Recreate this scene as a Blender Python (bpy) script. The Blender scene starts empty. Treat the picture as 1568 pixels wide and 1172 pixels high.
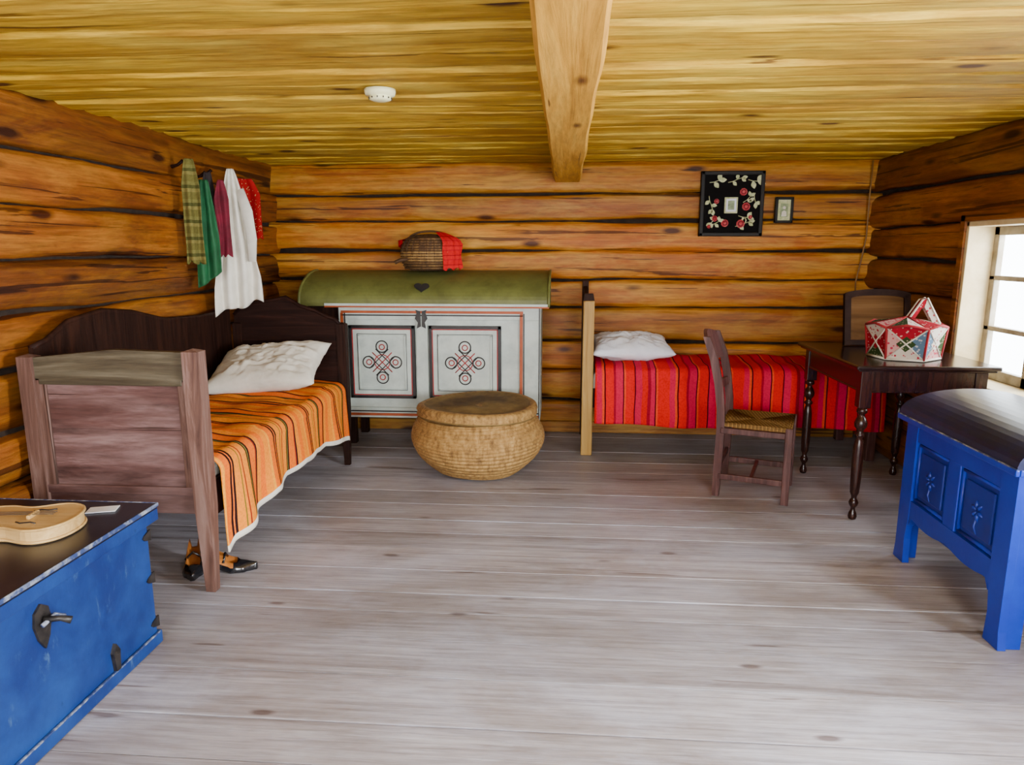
import bpy, bmesh, math, random
from mathutils import Vector, Matrix, noise, Euler
random.seed(7)
PI=math.pi
# ------------------------------------------------------------------ materials
def lnk(nt,a,b): nt.links.new(a,b)
def newmat(name):
    m=bpy.data.materials.new(name); m.use_nodes=True
    nt=m.node_tree; b=nt.nodes["Principled BSDF"]
    return m,nt,b
def ramp(nt,fac,els,interp='LINEAR'):
    r=nt.nodes.new("ShaderNodeValToRGB"); r.color_ramp.interpolation=interp
    e=r.color_ramp.elements
    while len(e)<len(els): e.new(0.5)
    for i,(p,c) in enumerate(els):
        e[i].position=p; e[i].color=(c[0],c[1],c[2],1)
    lnk(nt,fac,r.inputs[0]); return r.outputs[0]
def mapping(nt,scale,loc=(0,0,0),rot=(0,0,0)):
    tc=nt.nodes.new("ShaderNodeTexCoord"); mp=nt.nodes.new("ShaderNodeMapping")
    mp.inputs["Scale"].default_value=scale; mp.inputs["Location"].default_value=loc; mp.inputs["Rotation"].default_value=rot
    lnk(nt,tc.outputs["Object"],mp.inputs[0]); return mp.outputs[0]
def noi(nt,vec,scale=1,detail=6,rough=.6,dist=0):
    n=nt.nodes.new("ShaderNodeTexNoise"); n.inputs["Scale"].default_value=scale; n.inputs["Detail"].default_value=detail
    n.inputs["Roughness"].default_value=rough; n.inputs["Distortion"].default_value=dist
    lnk(nt,vec,n.inputs["Vector"]); return n.outputs["Fac"]
def mix(nt,fac,a,b,mode='MIX'):
    n=nt.nodes.new("ShaderNodeMix"); n.data_type='RGBA'; n.blend_type=mode
    for s,val in ((n.inputs[0],fac),(n.inputs[6],a),(n.inputs[7],b)):
        if hasattr(val,'is_linked') or hasattr(val,'links'): lnk(nt,val,s)
        else: s.default_value=val if not isinstance(val,tuple) else (*val,1)
    return n.outputs[2]
def bump(nt,b,h,strength=.3,dist=.01):
    n=nt.nodes.new("ShaderNodeBump"); n.inputs["Strength"].default_value=strength; n.inputs["Distance"].default_value=dist
    lnk(nt,h,n.inputs["Height"]); lnk(nt,n.outputs[0],b.inputs["Normal"])
def axs(axis,a,o):
    s=[o,o,o]; s['xyz'.index(axis)]=a; return tuple(s)
def wood(name,axis,cols,grain=14,stretch=.7,knots=.12,crack=.36,rough=.6,tint=.3,bmp=.35,blotch=None,bl=.5,spec=.3,blotch2=None,bl2=.6,lowf=2.2,ks=(1.7,5.5),kc=(.16,.09,.06),ccol=(.20,.13,.09),cs=(.6,26),fine=0):
    m,nt,b=newmat(name)
    n1=noi(nt,mapping(nt,axs(axis,stretch,grain)),1,10,.68,.8)
    c=ramp(nt,n1,[(.30,cols[0]),(.5,cols[1]),(.70,cols[2])])
    if blotch:
        n2=noi(nt,mapping(nt,axs(axis,.9,lowf)),1,5,.65,.4)
        c=mix(nt,ramp(nt,n2,[(.42,(0,0,0)),(.62,(bl,bl,bl))]),c,blotch)
    if blotch2:
        n4=noi(nt,mapping(nt,axs(axis,1.3,lowf*1.6),(7,3,5)),1,6,.7,.5)
        c=mix(nt,ramp(nt,n4,[(.46,(0,0,0)),(.64,(bl2,bl2,bl2))]),c,blotch2)
    if fine:
        n5=noi(nt,mapping(nt,axs(axis,4,60)),1,4,.7)
        c=mix(nt,fine,c,ramp(nt,n5,[(.35,(.35,.30,.25)),(.55,(1.0,1.0,1.0)),(.7,(1.25,1.2,1.15))]),'MULTIPLY')
    if knots:
        v=nt.nodes.new("ShaderNodeTexVoronoi"); lnk(nt,mapping(nt,axs(axis,*ks)),v.inputs["Vector"]); v.inputs["Scale"].default_value=1
        f=ramp(nt,v.outputs["Distance"],[(knots*.5,kc),(knots,(1,1,1))])
        c=mix(nt,1.0,c,f,'MULTIPLY')
    if crack:
        n3=noi(nt,mapping(nt,axs(axis,*cs)),1,4,.55,.5)
        f=ramp(nt,n3,[(crack-.03,ccol),(crack,(1,1,1))])
        c=mix(nt,.9,c,f,'MULTIPLY')
    at=nt.nodes.new("ShaderNodeAttribute"); at.attribute_name="tint"
    mr=nt.nodes.new("ShaderNodeMapRange"); mr.inputs[3].default_value=1-tint; mr.inputs[4].default_value=1+tint
    lnk(nt,at.outputs["Fac"],mr.inputs[0])
    hs=nt.nodes.new("ShaderNodeHueSaturation"); lnk(nt,mr.outputs[0],hs.inputs["Value"]); lnk(nt,c,hs.inputs["Color"])
    lnk(nt,hs.outputs[0],b.inputs["Base Color"])
    b.inputs["Roughness"].default_value=rough; b.inputs["Specular IOR Level"].default_value=spec
    bump(nt,b,n1,bmp,.008); return m
def paint(name,col,col2=None,scale=6,rough=.5,bmp=.15,lo=.4,hi=.65,spec=.4,fabric=False):
    m,nt,b=newmat(name)
    n=noi(nt,mapping(nt,(scale,)*3),1,8,.65,.3)
    c2=col2 if col2 else tuple(x*.7 for x in col)
    lnk(nt,ramp(nt,n,[(lo,col),(hi,c2)]),b.inputs["Base Color"])
    b.inputs["Roughness"].default_value=rough; b.inputs["Specular IOR Level"].default_value=spec
    h=noi(nt,mapping(nt,(160,)*3),1,2,.5) if fabric else n
    bump(nt,b,h,bmp,.004); return m
def worn_paint(name,col,col2,wearc,rough=.42,spec=.4,wl=.60):
    m,nt,b=newmat(name)
    n=noi(nt,mapping(nt,(5,5,5)),1,8,.65,.3)
    c=ramp(nt,n,[(.38,col),(.72,col2)])
    n2=noi(nt,mapping(nt,(14,14,5)),1,8,.75,.4)
    c=mix(nt,ramp(nt,n2,[(wl,(0,0,0)),(wl+.08,(.55,.55,.55))]),c,wearc)
    n3=noi(nt,mapping(nt,(9,9,9),(3,1,2)),1,7,.8,.2)
    c=mix(nt,ramp(nt,n3,[(.30,(.6,.6,.6)),(.38,(0,0,0))]),c,tuple(x*.35 for x in col))
    lnk(nt,c,b.inputs["Base Color"]); b.inputs["Roughness"].default_value=rough; b.inputs["Specular IOR Level"].default_value=spec
    bump(nt,b,n2,.4,.003); return m
def stripes(name,axis,period,els,rough=.9,wob=.03):
    m,nt,b=newmat(name)
    tc=nt.nodes.new("ShaderNodeTexCoord"); sp=nt.nodes.new("ShaderNodeSeparateXYZ"); lnk(nt,tc.outputs["Object"],sp.inputs[0])
    nz=noi(nt,mapping(nt,(3,3,3)),1,2,.5)
    ad=nt.nodes.new("ShaderNodeMath"); ad.operation='MULTIPLY_ADD'; lnk(nt,nz,ad.inputs[0]); ad.inputs[1].default_value=wob; lnk(nt,sp.outputs['xyz'.index(axis)],ad.inputs[2])
    dv=nt.nodes.new("ShaderNodeMath"); dv.operation='DIVIDE'; lnk(nt,ad.outputs[0],dv.inputs[0]); dv.inputs[1].default_value=period
    fr=nt.nodes.new("ShaderNodeMath"); fr.operation='FRACT'; lnk(nt,dv.outputs[0],fr.inputs[0])
    c=ramp(nt,fr.outputs[0],els,'CONSTANT')
    w=noi(nt,mapping(nt,(90,90,90)),1,2,.5)
    c=mix(nt,.35,c,ramp(nt,w,[(.3,(.45,.45,.45)),(.6,(1.0,1.0,1.0))]),'MULTIPLY')
    lnk(nt,c,b.inputs["Base Color"]); b.inputs["Roughness"].default_value=rough; b.inputs["Specular IOR Level"].default_value=.1
    bump(nt,b,w,.35,.003); return m
# ------------------------------------------------------------------ mesh builder
class MB:
    def __init__(s): s.v=[];s.f=[];s.m=[];s.t=[];s.s=[];s.mats=[]
    def mi(s,mat):
        if mat not in s.mats: s.mats.append(mat)
        return s.mats.index(mat)
    def add(s,vs,fs,mat,tint=.5,smooth=False,M=None):
        o=len(s.v)
        for p in vs:
            p=Vector(p); s.v.append(M@p if M else p)
        for i,f in enumerate(fs):
            s.f.append([o+k for k in f]); mm=mat[i] if isinstance(mat,list) else mat
            s.m.append(s.mi(mm)); s.t.append(tint); s.s.append(smooth)
    def box(s,x0,x1,y0,y1,z0,z1,mat,bev=.004,tint=.5,M=None):
        bm=bmesh.new(); bmesh.ops.create_cube(bm,size=1)
        for v in bm.verts:
            v.co=Vector(((x0+x1)/2+v.co.x*(x1-x0),(y0+y1)/2+v.co.y*(y1-y0),(z0+z1)/2+v.co.z*(z1-z0)))
        b=min(bev,.45*min(abs(x1-x0),abs(y1-y0),abs(z1-z0)))
        if b>0: bmesh.ops.bevel(bm,geom=bm.edges[:],offset=b,segments=2,affect='EDGES',profile=.5)
        bm.normal_update(); bm.verts.index_update()
        s.add([v.co.copy() for v in bm.verts],[[v.index for v in f.verts] for f in bm.faces],mat,tint,False,M); bm.free()
    def lathe(s,prof,mat,M=None,n=32,tint=.5,smooth=True,matfn=None,wob=0):
        vs=[];fs=[];ms=[]
        for i,(r,z) in enumerate(prof):
            for k in range(n):
                a=2*PI*k/n; rr=r*(1+wob*math.sin(3*a+i*.05)+wob*.6*math.sin(2*a+1)) if wob else r
                vs.append((rr*math.cos(a),rr*math.sin(a),z+(wob*.6*math.sin(2*a+i*.03) if wob else 0)))
        for i in range(len(prof)-1):
            for k in range(n):
                k2=(k+1)%n; fs.append([i*n+k,i*n+k2,(i+1)*n+k2,(i+1)*n+k]); ms.append(matfn(i,k) if matfn else mat)
        fs.append([k for k in range(n)][::-1]); ms.append(mat)
        fs.append([(len(prof)-1)*n+k for k in range(n)]); ms.append(mat)
        s.add(vs,fs,ms,tint,smooth,M)
    def tube(s,pts,r,mat,n=8,closed=False,tint=.5,M=None,flat=1.0):
        pts=[Vector(p) for p in pts]; N=len(pts); vs=[];fs=[]
        prevn=None
        for i,p in enumerate(pts):
            if closed: t=pts[(i+1)%N]-pts[i-1]
            else: t=pts[min(i+1,N-1)]-pts[max(i-1,0)]
            t.normalize()
            if prevn is None:
                a=Vector((0,0,1)) if abs(t.z)<.9 else Vector((1,0,0))
                nn=(a-t*a.dot(t)).normalized()
            else: nn=(prevn-t*prevn.dot(t)).normalized()
            prevn=nn; bb=t.cross(nn); rr=r[i] if isinstance(r,(list,tuple)) else r
            for k in range(n):
                an=2*PI*k/n; vs.append(p+nn*(rr*math.cos(an))+bb*(rr*flat*math.sin(an)))
        for i in range(N if closed else N-1):
            j=(i+1)%N
            for k in range(n):
                k2=(k+1)%n; fs.append([i*n+k,i*n+k2,j*n+k2,j*n+k])
        if not closed:
            fs.append(list(range(n))[::-1]); fs.append([(N-1)*n+k for k in range(n)])
        s.add(vs,fs,mat,tint,True,M)
    def prism(s,out,d0,d1,mat,plane='xz',tint=.5,M=None,smooth=False):
        n=len(out); vs=[]
        for d in (d0,d1):
            for (a,b) in out:
                vs.append({'xz':(a,d,b),'yz':(d,a,b),'xy':(a,b,d)}[plane])
        fs=[list(range(n)),list(range(n,2*n))[::-1]]+[[i,(i+1)%n,n+(i+1)%n,n+i][::-1] for i in range(n)]
        s.add(vs,fs,mat,tint,smooth,M)
    def grid(s,fn,nu,nv,mat,matfn=None,tint=.5,smooth=True,M=None):
        vs=[fn(i/nu,j/nv) for i in range(nu+1) for j in range(nv+1)]; fs=[];ms=[]
        for i in range(nu):
            for j in range(nv):
                fs.append([i*(nv+1)+j,(i+1)*(nv+1)+j,(i+1)*(nv+1)+j+1,i*(nv+1)+j+1]); ms.append(matfn(i,j) if matfn else mat)
        s.add(vs,fs,ms,tint,smooth,M)
    def log(s,p0,p1,z0,z1,mat,th=.09,seed=0,tint=.5,amp=1,nexp=4.6,n=28,gap=.007):
        p0=Vector((p0[0],p0[1],0)); p1=Vector((p1[0],p1[1],0)); d=p1-p0; L=d.length; d.normalize(); nr=Vector((-d.y,d.x,0))
        ns=max(2,int(L/.07)); vs=[];fs=[]
        hz=(z1-z0)/2-gap; zc=(z0+z1)/2; T=th+random.uniform(-.018,.014)*amp
        tilt=random.uniform(-.014,.014)
        for i in range(ns+1):
            l=L*i/ns; w=noise.noise(Vector((l*.7,seed*7.1,0)))*.022*amp; w2=noise.noise(Vector((l*.6,seed*3.3,9)))*.022*amp
            hh=hz+noise.noise(Vector((l*1.3,seed*5.7,4)))*.014
            for k in range(n):
                a=2*PI*k/n; c,sn=math.cos(a),math.sin(a)
                y=abs(c)**(2/nexp)*(1 if c>0 else -1); z=abs(sn)**(2/nexp)*(1 if sn>0 else -1)
                dn=noise.noise(Vector((l*2.5,y*2+seed*5,z*2)))*.011*amp+noise.noise(Vector((l*9,y*3+seed*5,z*5)))*.005*amp
                q=p0+d*l+nr*(y*(T+dn)+w2+tilt*z); vs.append((q.x,q.y,zc+z*(hh+dn*.8)+w))
        for i in range(ns):
            for k in range(n):
                k2=(k+1)%n; fs.append([i*n+k,(i+1)*n+k,(i+1)*n+k2,i*n+k2])
        fs.append(list(range(n))); fs.append([ns*n+k for k in range(n)][::-1])
        s.add(vs,fs,mat,tint,True)
    def build(s,name,origin=True,mods=(),smooth_all=False):
        me=bpy.data.meshes.new(name)
        o=Vector((0,0,0))
        if origin:
            xs=[v.x for v in s.v];ys=[v.y for v in s.v];zs=[v.z for v in s.v]
            o=Vector(((min(xs)+max(xs))/2,(min(ys)+max(ys))/2,min(zs)))
        me.from_pydata([v-o for v in s.v],[],s.f)
        for m in s.mats: me.materials.append(m)
        me.polygons.foreach_set("material_index",s.m); me.polygons.foreach_set("use_smooth",[x or smooth_all for x in s.s])
        at=me.attributes.new("tint",'FLOAT','FACE'); at.data.foreach_set("value",s.t)
        bm=bmesh.new(); bm.from_mesh(me); bmesh.ops.recalc_face_normals(bm,faces=bm.faces); bm.to_mesh(me); bm.free()
        ob=bpy.data.objects.new(name,me); ob.location=o; bpy.context.collection.objects.link(ob)
        for md in mods:
            mm=ob.modifiers.new(md[0],md[0])
            for k,v in md[1].items(): setattr(mm,k,v)
        return ob
def T(x,y,z,rz=0,rx=0,ry=0): return Matrix.Translation((x,y,z))@Matrix.Rotation(rz,4,'Z')@Matrix.Rotation(ry,4,'Y')@Matrix.Rotation(rx,4,'X')
# ------------------------------------------------------------------ palette
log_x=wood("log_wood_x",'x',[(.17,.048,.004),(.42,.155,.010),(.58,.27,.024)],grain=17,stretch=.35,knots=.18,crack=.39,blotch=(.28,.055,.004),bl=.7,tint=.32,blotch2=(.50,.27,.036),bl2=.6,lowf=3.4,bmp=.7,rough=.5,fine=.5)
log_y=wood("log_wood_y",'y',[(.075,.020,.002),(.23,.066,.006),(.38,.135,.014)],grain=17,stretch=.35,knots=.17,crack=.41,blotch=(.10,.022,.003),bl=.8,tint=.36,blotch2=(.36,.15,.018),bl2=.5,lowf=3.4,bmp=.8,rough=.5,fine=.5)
dark=paint("gap_shade_backing",(.010,.005,.003),(.025,.014,.008),20,1,.2)  # near-black backing added behind gaps: blocks light leaks, gap shade put into its colour
floor_w=wood("floor_wood",'x',[(.20,.175,.185),(.33,.315,.345),(.43,.425,.475)],grain=22,stretch=.35,knots=.085,crack=.34,rough=.40,tint=.14,bmp=.35,blotch=(.19,.16,.15),bl=.6,spec=.35,blotch2=(.40,.42,.52),bl2=.5,lowf=1.5,ks=(1.6,4.6),kc=(.42,.36,.34),ccol=(.45,.38,.34),cs=(.9,16),fine=.4)
ceil_w=wood("ceiling_wood",'x',[(.22,.10,.004),(.54,.32,.013),(.70,.48,.040)],grain=15,stretch=.8,knots=.17,crack=.37,rough=.6,tint=.17,bmp=.9,blotch=(.32,.15,.008),bl=.7,blotch2=(.60,.45,.06),bl2=.5,lowf=2.4,ks=(2.0,5.0),fine=.55)
beam_w=wood("beam_wood",'y',[(.36,.16,.014),(.56,.28,.030),(.66,.38,.065)],grain=13,stretch=.6,knots=.17,crack=.35,rough=.6,tint=.1,bmp=.6,fine=.4)
bedfoot=wood("worn_bed_wood",'x',[(.035,.016,.014),(.11,.055,.050),(.22,.14,.135)],grain=14,stretch=1.6,knots=.10,crack=.33,rough=.5,tint=.25,blotch=(.20,.125,.12),bl=.8,blotch2=(.06,.022,.018),bl2=.8,lowf=5,fine=.4)
bedtop=wood("worn_bed_top",'x',[(.035,.024,.014),(.075,.060,.036),(.14,.12,.08)],grain=18,stretch=1.2,knots=0,crack=.36,rough=.5,tint=.2,fine=.4)
bedleg=wood("worn_leg_wood",'z',[(.05,.022,.016),(.12,.06,.045),(.22,.14,.12)],grain=25,stretch=2,knots=0,crack=.35,rough=.5,tint=.3)
darkw=wood("dark_wood",'x',[(.007,.002,.0015),(.017,.006,.004),(.036,.012,.008)],grain=20,stretch=1.5,knots=0,crack=0,rough=.6,tint=.3,spec=.1)
darkz=wood("dark_wood_upright",'z',[(.007,.002,.0015),(.019,.007,.0045),(.04,.014,.008)],grain=25,stretch=2,knots=0,crack=0,rough=.6,tint=.3,spec=.1)
mahog=wood("mahogany",'y',[(.006,.0025,.0025),(.013,.005,.004),(.024,.008,.006)],grain=20,stretch=1.5,knots=0,crack=0,rough=.2,tint=.2,bmp=.05,spec=.6)
mahogz=wood("mahogany_upright",'z',[(.008,.003,.002),(.020,.006,.0045),(.046,.013,.008)],grain=25,stretch=2,knots=0,crack=0,rough=.25,tint=.2,bmp=.05,spec=.4)
chairw=wood("chair_wood",'z',[(.030,.010,.009),(.075,.027,.024),(.15,.075,.07)],grain=25,stretch=2,knots=0,crack=.3,rough=.4,tint=.25)
white=paint("white_paint",(.52,.58,.53),(.38,.43,.40),5,.45,.1)
orangep=paint("orange_paint",(.40,.07,.012),(.28,.05,.01),9,.5)
blackp=paint("black_paint",(.010,.010,.012),(.025,.02,.018),9,.45)
greenp=paint("green_paint",(.145,.155,.038),(.09,.095,.022),6,.5,.15)
redp=paint("red_paint",(.38,.02,.02),(.25,.012,.012),9,.5)
linen=paint("white_linen",(.76,.73,.64),(.62,.59,.51),5,.9,.3,fabric=True,spec=.1)
linen2=paint("white_sheet",(.78,.80,.86),(.66,.69,.78),5,.9,.3,fabric=True,spec=.1)
blue=worn_paint("blue_paint",(.003,.018,.12),(.008,.05,.22),(.06,.14,.28))
blueR=worn_paint("bright_blue_paint",(.003,.020,.32),(.006,.038,.42),(.04,.12,.42),.38,.4,.66)
blueD=paint("blue_panel_paint",(.002,.015,.20),(.004,.024,.27),5,.4,.2)
navy=paint("navy_lid",(.005,.006,.016),(.010,.012,.025),6,.3,.1,spec=.4)
iron=paint("black_iron",(.008,.007,.007),(.028,.024,.022),25,.4,.3)
wornw=paint("worn_edge",(.30,.33,.38),(.02,.04,.14),24,.6,.2,.35,.55)
def straw_mat(name,cs):
    m,nt,b=newmat(name)
    n=noi(nt,mapping(nt,(40,40,14)),1,4,.6)
    c=ramp(nt,n,[(.3,cs[0]),(.5,cs[1]),(.7,cs[2])])
    lnk(nt,c,b.inputs["Base Color"]); b.inputs["Roughness"].default_value=.75; bump(nt,b,n,.5,.006); return m
straw=straw_mat("straw_coil",[(.14,.068,.014),(.31,.17,.045),(.44,.27,.09)])
strawk=straw_mat("dark_reed",[(.04,.016,.005),(.11,.05,.012),(.22,.12,.03)])
strawd=paint("basket_lid_straw",(.20,.125,.035),(.11,.065,.018),14,.8,.5)
lightw=wood("spruce_instrument",'x',[(.36,.20,.06),(.52,.33,.12),(.62,.42,.18)],grain=30,stretch=2,knots=0,crack=0,rough=.4,tint=.1)
pinew=wood("pine_post",'z',[(.24,.12,.02),(.35,.20,.045),(.45,.28,.08)],grain=25,stretch=1.5,knots=0,crack=.36,rough=.5,tint=.1)
O1=(.80,.15,.005);O2=(.82,.24,.009);O3=(.86,.33,.02);DK=(.02,.006,.008);MR=(.28,.02,.012)
bz=[(.0,O1),(.08,O2),(.18,O3),(.22,O1),(.32,DK),(.35,O1),(.37,DK),(.40,O2),(.50,(.16,.13,.02)),(.515,O2),(.55,MR),(.57,O2),(.67,DK),(.69,(.2,.18,.03)),(.705,DK),(.735,O1),(.87,MR),(.89,DK),(.915,O2)]
orange_bl=stripes("orange_striped_wool",'y',.48,bz)
R1=(.66,.003,.006);R2=(.58,.003,.055);R3=(.30,.003,.02);R4=(.05,.002,.008);R5=(.75,.05,.008)
rz=[(.0,R1),(.10,R2),(.17,R5),(.20,R4),(.22,R1),(.33,R3),(.36,R2),(.46,R4),(.475,R5),(.50,R1),(.62,R4),(.635,R2),(.72,R1),(.80,R3),(.84,R2),(.90,R4),(.915,R5),(.94,R1)]
red_bl=stripes("red_striped_wool",'x',.52,rz)
# ------------------------------------------------------------------ room shell
ZC=2.17; D=5.75
BZ=[0,.26,.52,.76,1.04,1.26,1.49,1.725,1.935,2.19]
RZ=[0,.25,.50,.74,.97,1.20,1.43,1.66,1.92,2.19]
LZ=[0,.24,.49,.71,.97,1.22,1.46,1.70,1.94,2.19]
TH=.09
w=MB()
tb=[.25,.45,.9,.3,.65,.8,.95,.3,.45]
for i in range(9): w.log((-2.5,D+TH),(2.6,D+TH),BZ[i],BZ[i+1],log_x,TH,seed=i+1,tint=tb[i])
w.box(-2.5,2.6,D+TH-.02,D+TH+.05,0,2.18,dark,0)
w.build("wall_back",False)
w=MB(); XL=-2.375
tl=[.2,.3,.6,.35,.55,.2,.7,.8,.3]
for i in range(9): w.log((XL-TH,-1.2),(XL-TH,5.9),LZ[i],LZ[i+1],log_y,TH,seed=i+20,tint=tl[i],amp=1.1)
w.box(XL-TH-.05,XL-TH+.02,-1.2,5.9,0,2.18,dark,0)
w.build("wall_left",False)
w=MB(); XR=2.35
segs=[(-1.2,.7),(1.7,3.45),(4.42,5.9)]
for i in range(9):
    t=random.random()*.7
    if 3<=i<=6:
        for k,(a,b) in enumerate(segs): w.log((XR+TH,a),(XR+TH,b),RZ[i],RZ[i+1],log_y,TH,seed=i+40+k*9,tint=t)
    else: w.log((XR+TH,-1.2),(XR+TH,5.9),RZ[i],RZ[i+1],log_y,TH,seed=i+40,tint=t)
for (z0,z1) in ((0,.72),(1.68,2.18)): w.box(XR+TH-.02,XR+TH+.05,-1.2,5.9,z0,z1,dark,0)
for (a,b) in segs: w.box(XR+TH-.02,XR+TH+.05,a,b,.72,1.68,dark,0)
w.build("wall_right",False)
w=MB()
fsegs=[(-2.6,-1.7),(-.5,.5),(1.7,2.6)]
for i in range(9):
    t=random.random()
    if 3<=i<=7:
        for k,(a,b) in enumerate(fsegs): w.log((a,-1.1),(b,-1.1),RZ[i],RZ[i+1],log_x,TH,seed=i+70+k*9,tint=t)
    else: w.log((-2.6,-1.1),(2.6,-1.1),RZ[i],RZ[i+1],log_x,TH,seed=i+70,tint=t)
w.build("wall_front",False)
# floor planks
w=MB(); y=-1.1
while y<D+.1:
    wd=random.uniform(.16,.26)
    w.box(-2.6,2.6,y+.0025,y+wd-.0025,-.04,random.uniform(-.004,0),floor_w,.0012,random.random())
    y+=wd
w.box(-2.6,2.6,-1.1,5.9,-.08,-.035,dark,0)
w.build("floor",False)
# ceiling: hewn boards running across
w=MB(); y=-1.2
while y<5.9:
    wd=random.uniform(.17,.27)
    z0=ZC+random.uniform(0,.018); sd=random.random()*50
    ns=100; t=random.random(); gL=random.uniform(.002,.008)
    vs=[];fs=[]
    for k in range(ns+1):
        x=-2.6+5.2*k/ns
        e0=max(0,noise.noise(Vector((x*1.1,sd,0)))+.05)*.06+abs(noise.noise(Vector((x*5,sd,1))))*.006; e1=max(0,noise.noise(Vector((x*1.1,sd,7)))+.05)*.055+abs(noise.noise(Vector((x*5,sd,4))))*.006
        f=lambda q: noise.noise(Vector((x*2.2,sd+q*3,3)))*.008+noise.noise(Vector((x*7,sd+q*3,6)))*.003
        prof=[(y+gL+e0,z0+.07),(y+gL+e0,z0+.014),(y+gL+e0+.014,z0+f(0)),(y+wd*.35,z0-.004+f(1)),(y+wd*.65,z0-.004+f(2)),(y+wd-.016-e1,z0+f(3)),(y+wd-.003-e1,z0+.014),(y+wd-.003-e1,z0+.07)]
        for (py,pz) in prof: vs.append((x,py,pz))
    n=8
    for k in range(ns):
        for j in range(n-1): fs.append([k*n+j,k*n+j+1,(k+1)*n+j+1,(k+1)*n+j])
    w.add(vs,fs,ceil_w,t,False)
    y+=wd
w.box(-2.6,2.6,-1.2,5.95,ZC+.06,ZC+.1,dark,0)
w.build("ceiling",False)
w=MB()
vs=[];fs=[];ns=60
for k in range(ns+1):
    y=-1.0+(D+.98)*k/ns; sag=noise.noise(Vector((y,4,1)))*.008; hw=.090+.003*y+noise.noise(Vector((y*1.6,1,1)))*.008
    ch=.014; o=noise.noise(Vector((y*1.3,8,2)))*.005
    for (px,pz) in [(-hw,ZC+.02),(-hw,2.03+ch),(-hw+ch,2.02),(hw-ch,2.02),(hw,2.03+ch),(hw,ZC+.02)]: vs.append((px+.004+o,y,pz+sag))
for k in range(ns):
    for j in range(6):
        j2=(j+1)%6; fs.append([k*6+j,k*6+j2,(k+1)*6+j2,(k+1)*6+j])
fs.append([0,1,2,3,4,5]); fs.append([ns*6+j for j in range(6)])
w.add(vs,fs,beam_w,.5,False); w.build("ceiling_beam",False)
w=MB(); w.box(-2.3,2.34,D-.035,D+.01,.0,.09,log_x,.006,.2); w.build("baseboard_back",False)
# windows
glassm=bpy.data.materials.new("window_glass"); glassm.use_nodes=True; nt=glassm.node_tree; nt.nodes.clear()
o=nt.nodes.new("ShaderNodeOutputMaterial"); g=nt.nodes.new("ShaderNodeBsdfGlossy"); g.inputs["Roughness"].default_value=.03; t_=nt.nodes.new("ShaderNodeBsdfTransparent"); mx=nt.nodes.new("ShaderNodeMixShader"); mx.inputs[0].default_value=.05
lnk(nt,t_.outputs[0],mx.inputs[1]); lnk(nt,g.outputs[0],mx.inputs[2]); lnk(nt,mx.outputs[0],o.inputs[0])
winw=paint("window_paint",(.62,.50,.28),(.5,.38,.18),6,.5)
sashw=paint("sash_paint",(.30,.26,.19),(.19,.15,.09),8,.5)
def window(y0,y1,z0,z1,n):
    w=MB()
    X0=XR-.005; X1=XR+.2
    w.box(X0,X1,y1-.03,y1,z0,z1,winw,.004); w.box(X0,X1,y0,y0+.03,z0,z1,winw,.004)
    w.box(X0-.03,X1,y0-.02,y1+.02,z0-.03,z0+.012,winw,.006); w.box(X0,X1,y0,y1,z1-.03,z1,winw,.004)
    w.box(X0-.012,X0+.01,y1,y1+.05,z0-.03,z1+.04,log_y,.004,.4); w.box(X0-.012,X0+.01,y0-.05,y1+.05,z1,z1+.06,log_y,.004,.4)
    xs=X1-.06; ym=(y0+y1)/2
    def bar(a,b,c,d,m=sashw,th=.035): w.box(xs,xs+th,a,b,c,d,m,.004)
    Y0=y0+.03;Y1=y1-.03;Z0=z0+.012;Z1=z1-.03
    bar(Y0,Y0+.05,Z0,Z1);bar(Y1-.05,Y1,Z0,Z1);bar(Y0,Y1,Z0,Z0+.06);bar(Y0,Y1,Z1-.05,Z1);bar(ym-.05,ym+.05,Z0,Z1)
    for q in (1/3,2/3):
        zz=Z0+(Z1-Z0)*q; bar(Y0,Y1,zz-.014,zz+.014)
    w.box(xs+.014,xs+.018,Y0+.02,Y1-.02,Z0+.02,Z1-.02,glassm,0)
    w.build("window_%d"%n,False)
window(3.45,4.42,.74,1.66,1); window(.7,1.7,.74,1.66,2)
# ------------------------------------------------------------------ bed (left)
b=MB()
def leg(b,x,y,z1,mat,s=.055,t=.5):
    M=T(x,y,0); h=s/2; k=h*.62
    b.add([(-k,-k,0),(k,-k,0),(k,k,0),(-k,k,0),(-h,-h,.4),(h,-h,.4),(h,h,.4),(-h,h,.4),(-h,-h,z1),(h,-h,z1),(h,h,z1),(-h,h,z1),(0,0,z1+.012)],
      [[0,3,2,1],[0,1,5,4],[1,2,6,5],[2,3,7,6],[3,0,4,7],[4,5,9,8],[5,6,10,9],[6,7,11,10],[7,4,8,11],[8,9,12],[9,10,12],[10,11,12],[11,8,12]],mat,t,False,M)
FX0=-2.325; FX1=-1.555; FY=2.82
leg(b,FX1,FY,1.08,bedleg,.07,.7); leg(b,FX0+.035,FY,1.05,bedleg,.065,.4)
b.prism([(FX0+.05,.95),(FX1-.02,.95),(FX1-.02,1.075),(-1.9,1.085),(FX0+.05,1.045)],FY-.018,FY+.018,bedtop,tint=.6)
b.box(FX0+.05,FX1-.02,FY-.008,FY+.012,.46,.96,bedfoot,.002,.8)
b.box(FX0+.05,FX1-.02,FY-.022,FY+.02,.445,.485,bedfoot,.006,.6)
b.box(FX0+.05,FX1-.02,FY-.012,FY+.012,.36,.45,bedfoot,.004,.35)
for xx in (FX0+.085,FX1-.05): b.box(xx-.025,xx+.025,FY-.018,FY+.012,.48,.96,bedleg,.004,.4)
b.box(FX0+.08,FX1-.05,FY-.02,FY,.93,.96,bedtop,.006,.3)
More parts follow.
